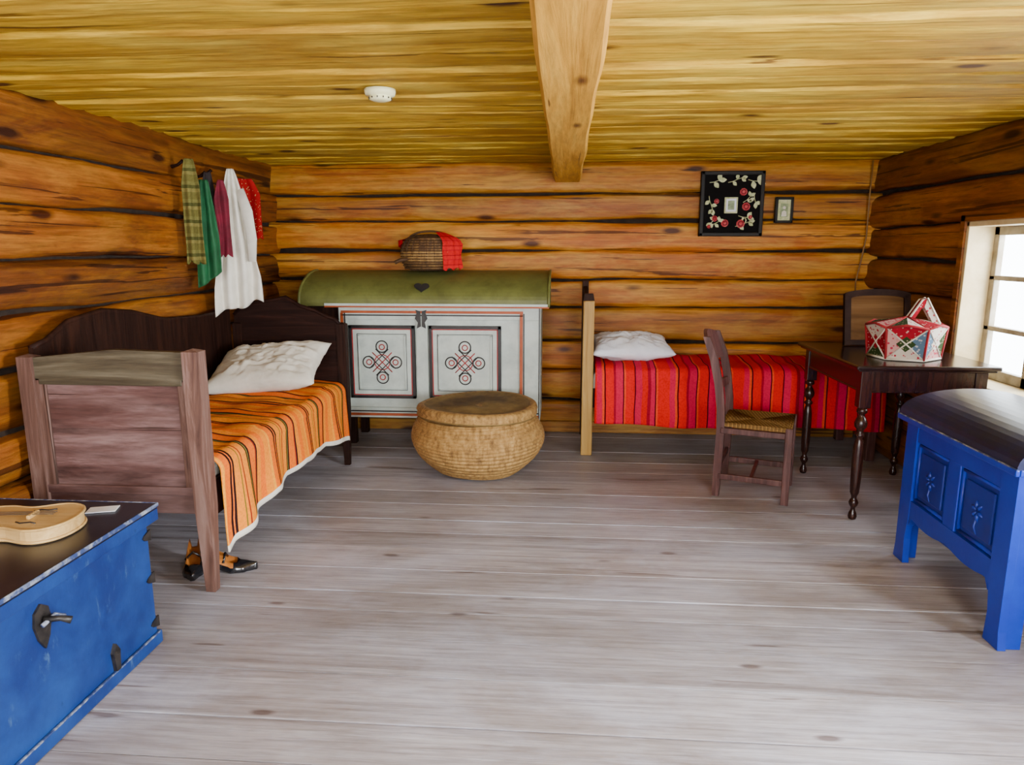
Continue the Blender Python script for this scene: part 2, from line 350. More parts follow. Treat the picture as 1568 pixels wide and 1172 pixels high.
b.box(-1.56,-1.53,FY,4.70,.34,.50,darkw,.004,.6); b.box(-2.28,-2.25,FY,4.70,.34,.50,darkw,.004,.6)
b.box(-2.25,-1.57,FY+.06,4.64,.40,.57,linen,.04)
HY=4.70
out=[(-2.27,.35),(-1.52,.35),(-1.52,.98),(-1.56,1.03),(-1.62,1.05),(-1.70,1.09),(-1.80,1.12),(-1.9,1.18),(-1.98,1.16),(-2.08,1.15),(-2.2,1.13),(-2.27,1.06)]
b.prism(out,HY-.015,HY+.02,darkw,tint=.5)
b.tube([(x,HY-.01,z) for x,z in out[2:]],.014,darkw,6)
leg(b,-1.52,HY,1.0,darkz,.06); leg(b,-2.25,HY,1.0,darkz,.06)
pts=[(2.86,.35),(4.68,.35),(4.68,1.10),(4.3,1.08),(3.9,1.10),(3.6,1.17),(3.35,1.20),(3.1,1.17),(2.95,1.10),(2.86,1.08)]
b.prism(pts,-2.318,-2.295,darkz,'yz',tint=.3)
b.tube([(-2.306,y,z) for y,z in pts[2:]],.014,darkz,6)
b.build("bed")
def blanket_left():
    b=MB()
    x0=-2.24; xe=-1.56; zt=.60; ya=2.862; yl=1.77
    def hem(y): 
        q=max(0,min(1,(y-2.9)/1.75))
        return .17+.117*max(0,math.sin(q*PI))**.8+.02*q
    def fn(u,v):
        y=ya+yl*v
        tot=(xe-x0)+.06+ (zt-hem(y)); s=u*tot
        n=noise.noise(Vector((u*3,y*3.2,0)))
        if s<xe-x0:
            x=x0+s; z=zt+.014*n+.012*math.sin((x-x0)/(xe-x0)*PI)
            z+=.016*noise.noise(Vector((x*6,y*5,3)))+.012*abs(noise.noise(Vector((x*4+y*3,y*9,8))))
            return (x,y,z)
        s2=s-(xe-x0)
        if s2<.09:
            a=s2/.09*PI/2; return (xe+.06*math.sin(a),y,zt-.06*(1-math.cos(a))+.006*n)
        d=s2-.09; z=zt-.06-d*((zt-.06-hem(y))/max(.01,(tot-(xe-x0)-.09)))
        dep=(zt-.06-z)
        fold=.022*math.sin(y*15+1.5*math.sin(y*4))*min(1,dep*4)
        z+= -.012*abs(math.sin(y*PI/.21))*min(1,dep*3)
        return (xe+.06+.05*dep+fold+.01*n,y+.02*dep,z)
    nu=70
    b.grid(fn,nu,120,orange_bl,matfn=lambda i,j: linen if i>=nu-2 else orange_bl)
    return b.build("striped_blanket",True,[("SOLIDIFY",dict(thickness=.008,offset=1))])
blanket_left()
def pillow(name,M,w,l,h,mat,seed):
    b=MB(); N=48
    def f(sgn):
        def fn(u,v):
            a=2*u-1;c=2*v-1
            t=((1-abs(a)**2.6)*(1-abs(c)**2.6))
            t=max(t,0)**.5
            x=w*a*(1-.09*(1-c*c)); y=l*c*(1-.09*(1-a*a))
            wr=noise.noise(Vector((a*2.5,c*3+seed,seed)))*.22-.25*abs(noise.noise(Vector((a*4+c*3,c*5,seed+4))))-.16*abs(noise.noise(Vector((a*8-c*4,c*9,seed+8))))
            return (x,y,sgn*h*t*(1+wr) )
        return fn
    b.grid(f(1),N,N,mat,M=M); b.grid(f(-1),N,N,mat,M=M)
    o=b.build(name); 
    bm=bmesh.new(); bm.from_mesh(o.data); bmesh.ops.remove_doubles(bm,verts=bm.verts,dist=.0005); bmesh.ops.recalc_face_normals(bm,faces=bm.faces); bm.to_mesh(o.data); bm.free()
pillow("pillow",T(-1.90,4.34,.755,.06,math.radians(20),math.radians(-5)),.36,.27,.12,linen,1)
# ------------------------------------------------------------------ bed (right, along back wall)
b=MB()
b.box(.13,.21,5.05,5.12,0,1.14,pinew,.006,.6)
b.prism([(.13,1.14),(.21,1.14),(.20,1.19),(.14,1.19)],5.06,5.11,darkz)
b.box(.135,.185,5.64,5.70,0,1.26,darkz,.006,.8)
b.prism([(5.12,.35),(5.66,.35),(5.66,1.22),(5.5,1.18),(5.3,1.08),(5.12,1.05)],.145,.175,darkz,'yz',.7)
b.box(2.17,2.23,5.05,5.11,0,.60,chairw,.006); b.box(2.17,2.23,5.62,5.68,0,.60,chairw,.006)
b.box(.18,2.20,5.07,5.10,.36,.50,darkw,.004); b.box(.18,2.20,5.66,5.69,.36,.50,darkw,.004)
b.box(2.18,2.215,5.1,5.64,.36,.66,darkw,.004)
b.box(.20,2.17,5.09,5.66,.40,.62,linen,.04)
b.build("bed")
b=MB()
def fn(u,v):
    x=.225+2.03*v; y0=5.69; ye=5.09; zt=.655; hz=.245+.012*math.sin(x*5)
    tot=(y0-ye)+.09+(zt-.06-hz); s=u*tot; n=noise.noise(Vector((x*3,u*4,2)))
    if s<y0-ye:
        return (x,y0-s,zt+.03*n+.03*math.sin(s/(y0-ye)*PI))
    s2=s-(y0-ye)
    if s2<.09:
        a=s2/.09*PI/2; return (x,ye-.055*math.sin(a),zt-.06*(1-math.cos(a))+.012*n)
    z=zt-.06-(s2-.09); dep=zt-.06-z
    return (x,ye-.055-.03*dep-.022*(math.sin(x*19+2*math.sin(x*5))+1)*min(1,dep*4)*.7+.006*n,z)
b.grid(fn,56,170,red_bl)
b.build("striped_blanket",True,[("SOLIDIFY",dict(thickness=.008,offset=1))])
pillow("pillow",T(.50,5.40,.775,.05,math.radians(8),0),.31,.24,.10,linen2,5)
# ------------------------------------------------------------------ cabinet with roll lid
b=MB(); CX0=-1.71; CX1=-.18; CY=5.22; CB=5.66
b.box(CX0,CX1,CY+.02,CB,.22,1.08,white,.004)
for x in (CX0+.03,CX1-.09):
    for y in (CY+.03,CB-.08): b.box(x,x+.06,y,y+.06,0,.23,darkz,.004)
def fb(x0,x1,z0,z1,mat,out,bev=.003): b.box(x0,x1,CY+.02-out,CY+.025,z0,z1,mat,bev)
fb(CX0,CX1,.22,.30,white,.02); fb(CX0,CX1,.98,1.08,white,.02); fb(CX0,CX0+.06,.30,.98,white,.02); fb(CX1-.14,CX1,.30,.98,white,.02); fb(-1.12,-1.03,.30,.98,white,.02)
fb(CX0+.01,CX1-.01,.236,.256,orangep,.026,.001);fb(CX0+.01,CX1-.01,.266,.276,blackp,.026,.001)
fb(CX0+.015,CX0+.036,.27,1.03,orangep,.026,.001); fb(CX0+.042,CX0+.052,.27,1.03,blackp,.026,.001)
fb(CX1-.154,CX1-.132,.27,1.03,orangep,.026,.001); fb(CX1-.128,CX1-.119,.27,1.03,blackp,.026,.001); fb(CX1-.012,CX1-.004,.22,1.08,blackp,.026,.001)
fb(CX0+.02,CX1-.13,1.028,1.047,orangep,.026,.001); fb(CX0+.02,CX1-.13,1.008,1.018,blackp,.026,.001)
def door(x0,x1,z0,z1):
    fb(x0,x1,z0,z1,white,.028,.004)
    def rect(i,w,mat,out):
        fb(x0+i,x1-i,z1-i-w,z1-i,mat,out,.001);fb(x0+i,x1-i,z0+i,z0+i+w,mat,out,.001);fb(x0+i,x0+i+w,z0+i,z1-i,mat,out,.001);fb(x1-i-w,x1-i,z0+i,z1-i,mat,out,.001)
    rect(.0,.022,blackp,.034); rect(.023,.008,redp,.031); rect(.062,.004,blackp,.0305); rect(.070,.010,white,.036)
    cx=(x0+x1)/2; cz=(z0+z1)/2; yy=CY-.010
    def circ(ax,az,r,mat,th=.0045):
        b.tube([(ax+r*math.cos(2*PI*k/28),yy,az+r*math.sin(2*PI*k/28)) for k in range(28)],th,mat,6,True)
    for dx,dz in ((.105,0),(-.105,0),(0,.12),(0,-.12)):
        circ(cx+dx,cz+dz,.044,blackp,.0048); circ(cx+dx*.97,cz+dz*.97,.020,redp,.004)
    for q in (-.026,0,.026):
        m=redp if q==0 else blackp
        b.tube([(cx-.075+q,yy,cz-.075-q),(cx+.075+q,yy,cz+.075-q)],.004,m,6)
        b.tube([(cx-.075+q,yy,cz+.075+q),(cx+.075+q,yy,cz-.075+q)],.004,m,6)
    circ(cx,cz,.058,redp,.0038)
door(-1.635,-1.13,.375,.935); door(-1.02,-.475,.375,.935)
for sx in (-1,1):
    c0=-1.075
    b.prism([(c0+sx*.004,.93),(c0+sx*.034,.915),(c0+sx*.026,.96),(c0+sx*.048,.99),(c0+sx*.034,1.03),(c0+sx*.042,1.055),(c0+sx*.006,1.045)],CY-.012,CY-.004,iron)
LX0=-1.99; LX1=-.115; prof=[]
for k in range(15):
    a=PI/2*k/14; prof.append((CY-.07+.44*(1-math.cos(a)),1.11+.225*math.sin(a)))
prof=[(CB+.04,1.085),(CY-.07,1.085)]+prof+[(CB+.04,1.335)]
b.prism(prof,LX0,LX1,greenp,'yz',smooth=False)
b.tube([(LX0+.005,y,z) for y,z in prof[1:-1]],.012,greenp,6); b.tube([(LX1-.005,y,z) for y,z in prof[1:-1]],.012,greenp,6)
b.box(LX0+.2,LX1,CY-.078,CY-.06,1.076,1.088,orangep,.001); b.box(LX0+.2,LX1,CY-.08,CY-.06,1.088,1.106,white,.001)
b.box(LX0+.02,CX0,CY+.06,CB,.9,1.09,darkz,.004)
hp=[]
for k in range(30):
    t=2*PI*k/30; hp.append((.0042*16*math.sin(t)**3*.85,.0036*(13*math.cos(t)-5*math.cos(2*t)-2*math.cos(3*t)-math.cos(4*t))*.7))
b.prism(hp,-.006,.004,blackp,M=T(-1.06,CY-.038,1.225,0,math.radians(-28)))
b.build("painted_cabinet")
# woven basket on cabinet
b=MB(); BM=T(-1.05,5.50,1.338)
prof=[(.12,0),(.155,.02),(.185,.07),(.195,.13),(.188,.18),(.172,.22),(.145,.25),(.10,.272),(0.01,.28)]
M2=BM@Matrix.Diagonal((1.15,.75,1,1))
wick=paint("wicker_brown",(.08,.035,.010),(.04,.016,.005),30,.7,.5)
redcl=stripes("red_fringed_cloth",'z',.07,[(0,(.55,.006,.010)),(.45,(.40,.004,.015)),(.55,(.58,.008,.012)),(.9,(.28,.004,.01))])
b.lathe(prof,wick,M2,40)
for k0 in range(12):
    z=.02+.02*k0
    r=.158+.038*math.sin(min(1,z/.24)*PI)
    b.tube([M2@Vector(((r+.004*(k%2))*math.cos(2*PI*k/48),(r+.004*(k%2))*math.sin(2*PI*k/48),z)) for k in range(48)],.008,straw if k0 in(3,4,5,6) else strawk,6,True)
for a in range(0,360,15):
    aa=math.radians(a); b.tube([M2@Vector(((r+.006)*math.cos(aa),(r+.006)*math.sin(aa),z)) for r,z in prof[:8]],.004,wick,5)
def cl(u,v):
    a=-1.05+v*.95; r=.212+.008*math.sin(v*20)+.006*math.sin(u*9+v*5); z=.292-.28*u-.012*math.sin(v*17)*u
    if u<.3: r=(.212+.006*math.sin(v*20))*(.45+.55*math.sin(u/.3*PI/2))
    return M2@Vector((r*math.cos(a),r*math.sin(a),z))
b.grid(cl,24,24,redcl)
def cl2(u,v):
    a=-3.5+v*1.0; r=.211+.005*math.sin(v*15); z=.25-.09*u*(1-.5*v)
    if u<.3: r=.205*(.7+.3*u/.3)
    return M2@Vector((r*math.cos(a),r*math.sin(a),z))
b.grid(cl2,10,20,redcl)
b.tube([M2@Vector((.15*math.cos(PI*k/16),-.02,.22+.08*math.sin(PI*k/16))) for k in range(17)],.008,wick,6)
b.tube([(-1.2,5.40,1.43),(-1.26,5.37,1.42),(-1.30,5.36,1.40)],.014,wick)
b.build("wicker_basket")
# big straw basket
b=MB(); ctrl=[(.262,0),(.33,.05),(.40,.12),(.435,.19),(.445,.25),(.43,.31),(.40,.365),(.382,.395)]
def interp(c,n):
    out=[]
    for i in range(n+1):
        t=i/n*(len(c)-1); k=min(int(t),len(c)-2); f=t-k
        p0=c[max(k-1,0)];p1=c[k];p2=c[k+1];p3=c[min(k+2,len(c)-1)]
        out.append(tuple(.5*((2*p1[j])+(-p0[j]+p2[j])*f+(2*p0[j]-5*p1[j]+4*p2[j]-p3[j])*f*f+(-p0[j]+3*p1[j]-3*p2[j]+p3[j])*f**3) for j in range(2)))
    return out
pr=interp(ctrl,120); pr2=[]
for i,(r,z) in enumerate(pr): pr2.append((r+.009*abs(math.sin(i/120*PI*17)),z))
BM=T(-.585,4.66,.006,.4)
b.lathe([(.02,0)]+pr2+[(.36,.395)],straw,BM,64,wob=.012)
lid=[(.375,.392),(.40,.396),(.410,.41),(.40,.425),(.412,.44),(.405,.458),(.385,.468),(.36,.467),(.33,.458),(.25,.452),(.24,.458),(.15,.450),(.14,.456),(.03,.450)]
b.lathe(lid,straw,BM,64,wob=.012,matfn=lambda i,k: strawd if i>6 or i<2 else straw)
b.build("straw_basket")
# ------------------------------------------------------------------ chair
b=MB(); CM=T(1.20,4.36,0,math.radians(-20))
def bpost(y):
    P=[(-.20,0),(-.195,.2),(-.19,.42),(-.195,.55),(-.215,.7),(-.25,.85),(-.30,.985)]
    vs=[];fs=[];
    for i,(x,z) in enumerate(P):
        hw=.020 if i in(0,6) else .024; hd=.017
        for (dx,dy) in ((-hw,-hd),(hw,-hd),(hw,hd),(-hw,hd)): vs.append((x+dx,y+dy,z))
    for i in range(len(P)-1):
        for k in range(4): fs.append([i*4+k,i*4+(k+1)%4,(i+1)*4+(k+1)%4,(i+1)*4+k])
    fs+= [[0,1,2,3],[24,25,26,27]]
    b.add(vs,fs,chairw,.4,False,CM)
for y in (-.19,.19): bpost(y)
for y in (-.2,.2):
    b.box(.178,.222,y-.02,y+.02,0,.47,chairw,.005,.4,CM)
    for z in (.13,.42): b.box(-.19,.2,y-.011,y+.011,z-.018,z+.018,chairw,.005,.35,CM)
for x,z in ((.2,.16),(.2,.42),(-.19,.2),(-.19,.42)): b.box(x-.011,x+.011,-.19,.19,z-.018,z+.018,chairw,.005,.4,CM)
b.box(-.01,.012,-.2,.2,.12,.145,chairw,.004,.4,CM)
def rail(zb,zt,xb,xt,bow,peak):
    def f(s):
        def fn(u,v):
            y=-.20+.40*v; z=zb+(zt-zb+peak*math.sin(PI*v))*u; x=xb+(xt-xb)*u-bow*math.sin(PI*v)
            return (x+s*.011,y,z)
        return fn
    b.grid(f(1),4,16,chairw,tint=.9,M=CM); b.grid(f(-1),4,16,chairw,tint=.9,M=CM)
    for uu in (0,1):
        b.grid(lambda u,v,uu=uu:(Vector(f(1)(uu,v))*(1-u)+Vector(f(-1)(uu,v))*u),1,16,chairw,tint=.9,M=CM)
rail(.82,.97,-.245,-.30,.035,.04); rail(.64,.69,-.205,-.215,.025,.0)
rush=stripes("rush_seat",'x',.02,[(0,(.16,.085,.025)),(.5,(.28,.16,.05)),(.85,(.08,.04,.015))])
b.prism([(-.19,-.2),(.21,-.21),(.21,.21),(-.19,.2)],.445,.462,rush,'xy',M=CM)
for k in range(18):
    t=(k+.5)/18; s=1-t
    for (p,q) in (((-.19,-.2),(.215,-.215)),((.215,-.215),(.215,.215)),((.215,.215),(-.19,.2)),((-.19,.2),(-.19,-.2))):
        b.tube([(p[0]*s,p[1]*s,.465-.006*t),(q[0]*s,q[1]*s,.465-.006*t)],.007,rush,6,M=CM)
b.build("wooden_chair")
# ------------------------------------------------------------------ table
b=MB(); X0,X1,Y0,Y1=1.56,2.30,3.83,4.82
b.box(X0,X1,Y0,Y1,.866,.890,mahog,.007); b.box(X0+.015,X1-.015,Y0+.015,Y1-.015,.855,.867,mahog,.004)
for (x0,x1,y0,y1) in ((X0+.06,X1-.06,Y0+.05,Y0+.07),(X0+.06,X1-.06,Y1-.07,Y1-.05),(X0+.05,X0+.07,Y0+.06,Y1-.06),(X1-.07,X1-.05,Y0+.06,Y1-.06)):
    b.box(x0,x1,y0,y1,.735,.858,mahogz,.003)
    b.box(x0-.004,x1+.004,y0-.004,y1+.004,.735,.747,mahogz,.003)
lp=[(.012,0),(.02,.004),(.024,.02),(.02,.04),(.013,.055),(.012,.07),(.022,.085),(.026,.10),(.020,.115),(.014,.125),(.016,.14),(.024,.16),(.027,.22),(.029,.34),(.027,.42),(.021,.46),(.016,.475),(.026,.487),(.026,.497),(.016,.51),(.018,.52),(.032,.54),(.034,.56),(.026,.585),(.016,.60),(.016,.61),(.028,.62),(.028,.635),(.02,.65)]
for x in (X0+.075,X1-.075):
    for y in (Y0+.075,Y1-.075):
        b.lathe(lp,mahogz,T(x,y,0),20); b.box(x-.032,x+.032,y-.032,y+.032,.648,.858,mahogz,.004)
b.build("dining_table")
# framed mirror standing on the table
b=MB(); M=T(2.0,4.66,.8935,math.radians(4),math.radians(-9))
brownp=wood("box_panel",'x',[(.03,.013,.004),(.06,.026,.008),(.09,.045,.016)],knots=0,crack=0,rough=.8,spec=.05)
mirf=paint("mirror_frame_dark",(.010,.004,.003),(.018,.008,.005),12,.7,.1,spec=.05)
b.box(-.21,.21,-.015,.015,0,.035,mirf,.004,M=M)
b.prism([(-.21,.0),(-.17,.0),(-.17,.31),(-.21,.33)],-.014,.014,mirf,M=M); b.prism([(.17,0),(.21,0),(.21,.33),(.17,.31)],-.014,.014,mirf,M=M)
arc=[(.21*math.cos(PI*k/16),.325+.035*math.sin(PI*k/16)) for k in range(17)]
arc2=[(.17*math.cos(PI-PI*k/16),.30+.02*math.sin(PI*k/16)) for k in range(17)]
b.prism(arc+arc2,-.014,.014,mirf,M=M); b.box(-.175,.175,-.004,.008,.02,.32,brownp,.001,M=M)
b.box(-.04,.04,.01,.02,.03,.18,mirf,.002,M=M@T(0,.02,0,0,math.radians(8)))
b.build("table_mirror")
# patchwork sewing basket
def patch(name,c1,c2,sc,lo=.48,hi=.52):
    m,nt,bb=newmat(name); v=nt.nodes.new("ShaderNodeTexVoronoi"); v.inputs["Scale"].default_value=sc
    lnk(nt,mapping(nt,(1,1,1)),v.inputs["Vector"])
    lnk(nt,ramp(nt,v.outputs["Distance"],[(lo,c1),(hi,c2)]),bb.inputs["Base Color"]); bb.inputs["Roughness"].default_value=.9; bb.inputs["Specular IOR Level"].default_value=.1; return m
pr_=patch("patch_red",(.40,.27,.23),(.24,.004,.014),55,.22,.28)
pg=patch("patch_green",(.22,.20,.12),(.022,.04,.012),60,.22,.30)
pw=patch("patch_white",(.30,.01,.03),(.46,.40,.34),48,.26,.34)
pb=patch("patch_blue",(.34,.34,.36),(.07,.12,.18),60,.28,.36)
pkr=patch("patch_pink",(.32,.02,.05),(.42,.22,.20),50,.3,.4)
piping=paint("piping_white",(.55,.50,.42),None,10,.9); pk=paint("lining_brown",(.16,.08,.05),None,8,.9); redpip=paint("piping_red",(.28,.006,.012),None,10,.9)
b=MB(); M=T(1.935,4.15,.893,math.radians(-22)); n=6; rb,rt,hh=.185,.205,.175
def P(k,t):
    a=2*PI*k/n; rr=rb+(rt-rb)*t
    return Vector((rr*math.cos(a),rr*math.sin(a),hh*t+.006))
for k in range(n):
    A,B,C_,D_=P(k,0),P(k+1,0),P(k+1,1),P(k,1); top=(C_+D_)/2; top=top+Vector((top.x*.06,top.y*.06,.018)); ctr=(A+B+C_+D_)/4
    mm=[[pg,pr_,pw,pr_],[pw,pb,pr_,pkr],[pkr,pg,pw,pb]][k%3]
    quad=[(A,B,ctr),(B,C_,ctr),(C_,top,D_,ctr),(D_,A,ctr)]
    for q,m in zip(quad,mm): b.add(q,[list(range(len(q)))],m,M=M)
    i4=[v*.955+Vector((0,0,.008)) for v in (A,B,C_,top,D_)]
    b.add(i4,[[4,3,2,1,0]],pk,M=M)
    b.tube([A,B],.007,piping,6,M=M); b.tube([A,D_],.007,redpip,6,M=M); b.tube([D_,top,C_],.007,redpip,6,M=M)
    for q in ((A,C_),(B,D_)): b.tube([q[0]*1.004,ctr*1.01,q[1]*1.004],.0045,piping,5,M=M)
    dd=[ctr+(p-ctr)*.5 for p in ((A+B)/2,(B+C_)/2,(C_+D_)/2,(D_+A)/2)]
    b.add([Vector((p.x*1.012,p.y*1.012,p.z)) for p in dd],[[0,1,2,3]],[pr_,pg,pw][k%3],M=M)
    apex=Vector((0,0,hh+.055)); b.add([D_*1.0,top,apex],[[0,1,2]],[pw,pkr,pr_,pb,pg,pr_][k],M=M); b.add([top,C_*1.0,apex],[[0,1,2]],[pr_,pw,pg,pkr,pw,pb][k],M=M)
    b.tube([D_,apex],.005,redpip,5,M=M)
b.add([P(k,0) for k in range(n)],[list(range(n))],pg,M=M)
# stiff patchwork handle band over the lid
LM=T(1.975,4.17,1.055,math.radians(-4))
hb=[(-.06,.0),(.035,.165),(.06,.175),(.15,.015),(.125,-.005),(.05,.125),(.035,.115),(-.03,-.01)]
b.prism(hb[:3]+[hb[5],hb[6],hb[7]],-.02,.02,pr_,M=LM); b.prism([hb[2],hb[3],hb[4],hb[5]],-.022,.022,pw,M=LM)
b.tube([LM@Vector((x,-.022,z)) for x,z in hb[:4]],.006,piping,6); b.tube([LM@Vector((x,.022,z)) for x,z in hb[:4]],.006,piping,6)
b.build("patchwork_sewing_basket")
# ------------------------------------------------------------------ chest (right)
b=MB(); X0,X1,Y0,Y1=1.655,2.24,2.58,3.43; zt=.70
b.box(X0+.02,X1-.035,Y0+.02,Y1-.02,.22,zt-.01,blueD,.003)
st=.10
b.prism([(Y0,zt-.002),(Y0+st,zt-.002),(Y0+st,.25),(Y0+st-.02,.12),(Y0+st-.012,0),(Y0-.010,0),(Y0,.07)],X0,X0+.03,blueR,'yz')
b.prism([(Y1-st,zt-.002),(Y1,zt-.002),(Y1,.07),(Y1+.010,0),(Y1-st+.012,0),(Y1-st+.02,.12),(Y1-st,.25)],X0,X0+.03,blueR,'yz')
for y0,y1 in ((Y0+.031,Y0+st),(Y1-st,Y1-.031)): b.box(X1-.03,X1,y0,y1,0,zt-.002,blueR,.002)
for x0,x1 in ((X0+.0305,X0+.09),(X1-.09,X1)):
    b.box(x0,x1,Y0+.002,Y0+.03,0,zt-.002,blueR,.002); b.box(x0,x1,Y1-.03,Y1-.002,0,zt-.002,blueR,.002)
b.box(X0+.004,X0+.03,Y0+st,Y1-st,zt-.09,zt-.002,blueR,.004); b.box(X0+.005,X0+.03,(Y0+Y1)/2-.045,(Y0+Y1)/2+.045,.3,zt-.085,blueR,.004)
sc=[(Y0+st,.32)]+[(Y0+st+(Y1-Y0-2*st)*k/24,.245-.022*abs(math.sin(2*PI*k/24))-(.05 if k in(0,24) else 0)) for k in range(25)]+[(Y1-st,.32)]
b.prism(sc,X0+.002,X0+.03,blueR,'yz')
for y0 in (Y0+.004,Y1-.026): 
    b.box(X0+.09,X1-.09,y0,y0+.022,zt-.09,zt-.002,blueR,.003); b.box(X0+.09,X1-.09,y0,y0+.022,.22,.31,blueR,.003)
for (a,c) in ((Y0+st,(Y0+Y1)/2-.045),((Y0+Y1)/2+.045,Y1-st)):
    zc0,zc1=.32,zt-.09
    for (p,q) in (((a+.012,zc0+.012),(c-.012,zc0+.012)),((c-.012,zc0+.012),(c-.012,zc1-.012)),((c-.012,zc1-.012),(a+.012,zc1-.012)),((a+.012,zc1-.012),(a+.012,zc0+.012))):
        b.tube([(X0+.018,p[0],p[1]),(X0+.018,q[0],q[1])],.009,blueR,6)
    b.box(X0+.010,X0+.022,a+.04,c-.04,zc0+.04,zc1-.04,blueD,.006)
    cy,cz=(a+c)/2,(zc0+zc1)/2
    for k in range(6):
        an=k*PI/3+.3; dy,dz=math.cos(an),math.sin(an)
        b.tube([(X0+.010,cy+dy*.008,cz+dz*.008),(X0+.008,cy+dy*.022,cz+dz*.025),(X0+.010,cy+dy*.04,cz+dz*.045)],[.004,.009,.003],blueD,8)
    b.tube([(X0+.010,cy,cz-.03),(X0+.010,cy+.012,cz-.07),(X0+.010,cy-.008,cz-.095)],[.005,.006,.003],blueD,8)
lidm=paint("chest_lid_blueblack",(.006,.012,.070),(.004,.007,.030),5,.36,.12,spec=.5)
prof=[(X0-.03,zt),(X0-.03,zt+.03)]
for k in range(1,24):
    a=PI*k/24; prof.append(((X0+X1)/2-(.32)*math.cos(a),zt+.035+.11*math.sin(a)))
prof+=[(X1+.03,zt+.03),(X1+.03,zt)]
b.prism(prof,Y0-.03,Y1+.03,lidm,'xz',smooth=False)
b.box(X0-.036,X0-.02,Y0-.035,Y1+.035,zt-.004,zt+.022,blueR,.005); b.box(X0-.036,X0-.026,Y0-.035,Y1+.035,zt+.020,zt+.025,wornw,.002)
b.box(X0-.019,X1+.03,Y0-.036,Y0-.024,zt-.004,zt+.022,blueR,.004)
b.build("paneled_blue_chest")
# ------------------------------------------------------------------ trunk (left)
b=MB(); X0,X1,Y0,Y1=-2.30,-1.555,1.22,2.39; zt=.53
b.box(X0,X1,Y0,Y1,.015,zt,blue,.006)
b.box(X0,X1+.012,Y0-.01,Y1+.012,0,.05,blue,.005)
b.box(X0-.0,X1+.03,Y0-.03,Y1+.03,zt+.004,zt+.030,navy,.006)
b.box(X1+.0275,X1+.0325,Y0-.03,Y1+.03,zt+.016,zt+.031,wornw,.002); b.box(X0,X1+.0325,Y1+.0275,Y1+.0325,zt+.016,zt+.031,wornw,.002)
b.box(X1+.014,X1+.030,Y0-.03,Y1+.028,zt-.035,zt+.014,blue,.003)
b.box(X1+.005,X1+.0135,Y0,Y1,.046,.052,wornw,.002)
cy,cz=1.83,.40
b.prism([(cy-.035,cz),(cy-.028,cz+.04),(cy,cz+.06),(cy+.028,cz+.04),(cy+.035,cz),(cy+.022,cz-.05),(cy,cz-.085),(cy-.022,cz-.05)],X1,X1+.008,iron,'yz')
b.tube([(X1+.01,cy,cz+.01),(X1+.05,cy+.02,cz+.005),(X1+.075,cy+.03,cz-.005)],[.010,.009,.012],iron,8)
b.tube([(X1+.02,cy-.02,cz),(X1+.022,cy+.03,cz+.01),(X1+.03,cy+.06,cz-.01)],.007,wornw,8)
for z in (.09,.27,.44):
    b.prism([(Y1-.03,z-.010),(Y1+.008,z-.022),(Y1+.008,z+.022),(Y1-.03,z+.010),(Y1-.04,z)],X1,X1+.006,iron,'yz')
    b.box(X1-.06,X1+.004,Y1,Y1+.007,z-.02,z+.02,iron,.002)
for yy in (2.13,1.32):
    b.prism([(yy-.010,.05),(yy+.010,.05),(yy+.018,.12),(yy,.15),(yy-.018,.12)],X1,X1+.014,iron,'yz')
b.build("blue_trunk")
# fiddle-like instrument on the left trunk
b=MB(); M=T(-1.84,2.12,.5615,math.radians(8))
outl=[]
for k in range(60):
    t=2*PI*k/60; c=math.cos(t)
    wdt=.125+.02*c-.035*math.exp(-((c-.05)/.33)**2)
    outl.append((.20*c,wdt*math.sin(t)*(1.0+.35*abs(c)**2)))
b.prism(outl,0,.05,lightw,'xy',M=M,smooth=False)
for z in (.006,.048): b.tube([(x*1.01,y*1.01,z) for x,y in outl],.005,lightw,6,True,M=M)
b.box(-.42,-.17,-.022,.022,.035,.06,darkw,.006,M=M)
b.box(-.50,-.42,-.035,.035,.03,.055,darkw,.006,M=M)
for y in (-.012,0,.012): b.tube([(.13,y,.062),(-.42,y,.066)],.0012,iron,4,M=M)
b.box(.05,.062,-.03,.03,.05,.064,lightw,.003,M=M)
for s in (-1,1): b.tube([(.03,s*.05,.051),(.05,s*.062,.051),(.08,s*.055,.051),(.10,s*.065,.051)],.003,blackp,6,M=M)
b.build("wooden_fiddle")
b=MB(); b.box(-.05,.05,-.03,.03,0,.003,linen2,.001,M=T(-1.68,2.33,.5615,.3)); b.build("paper_label")
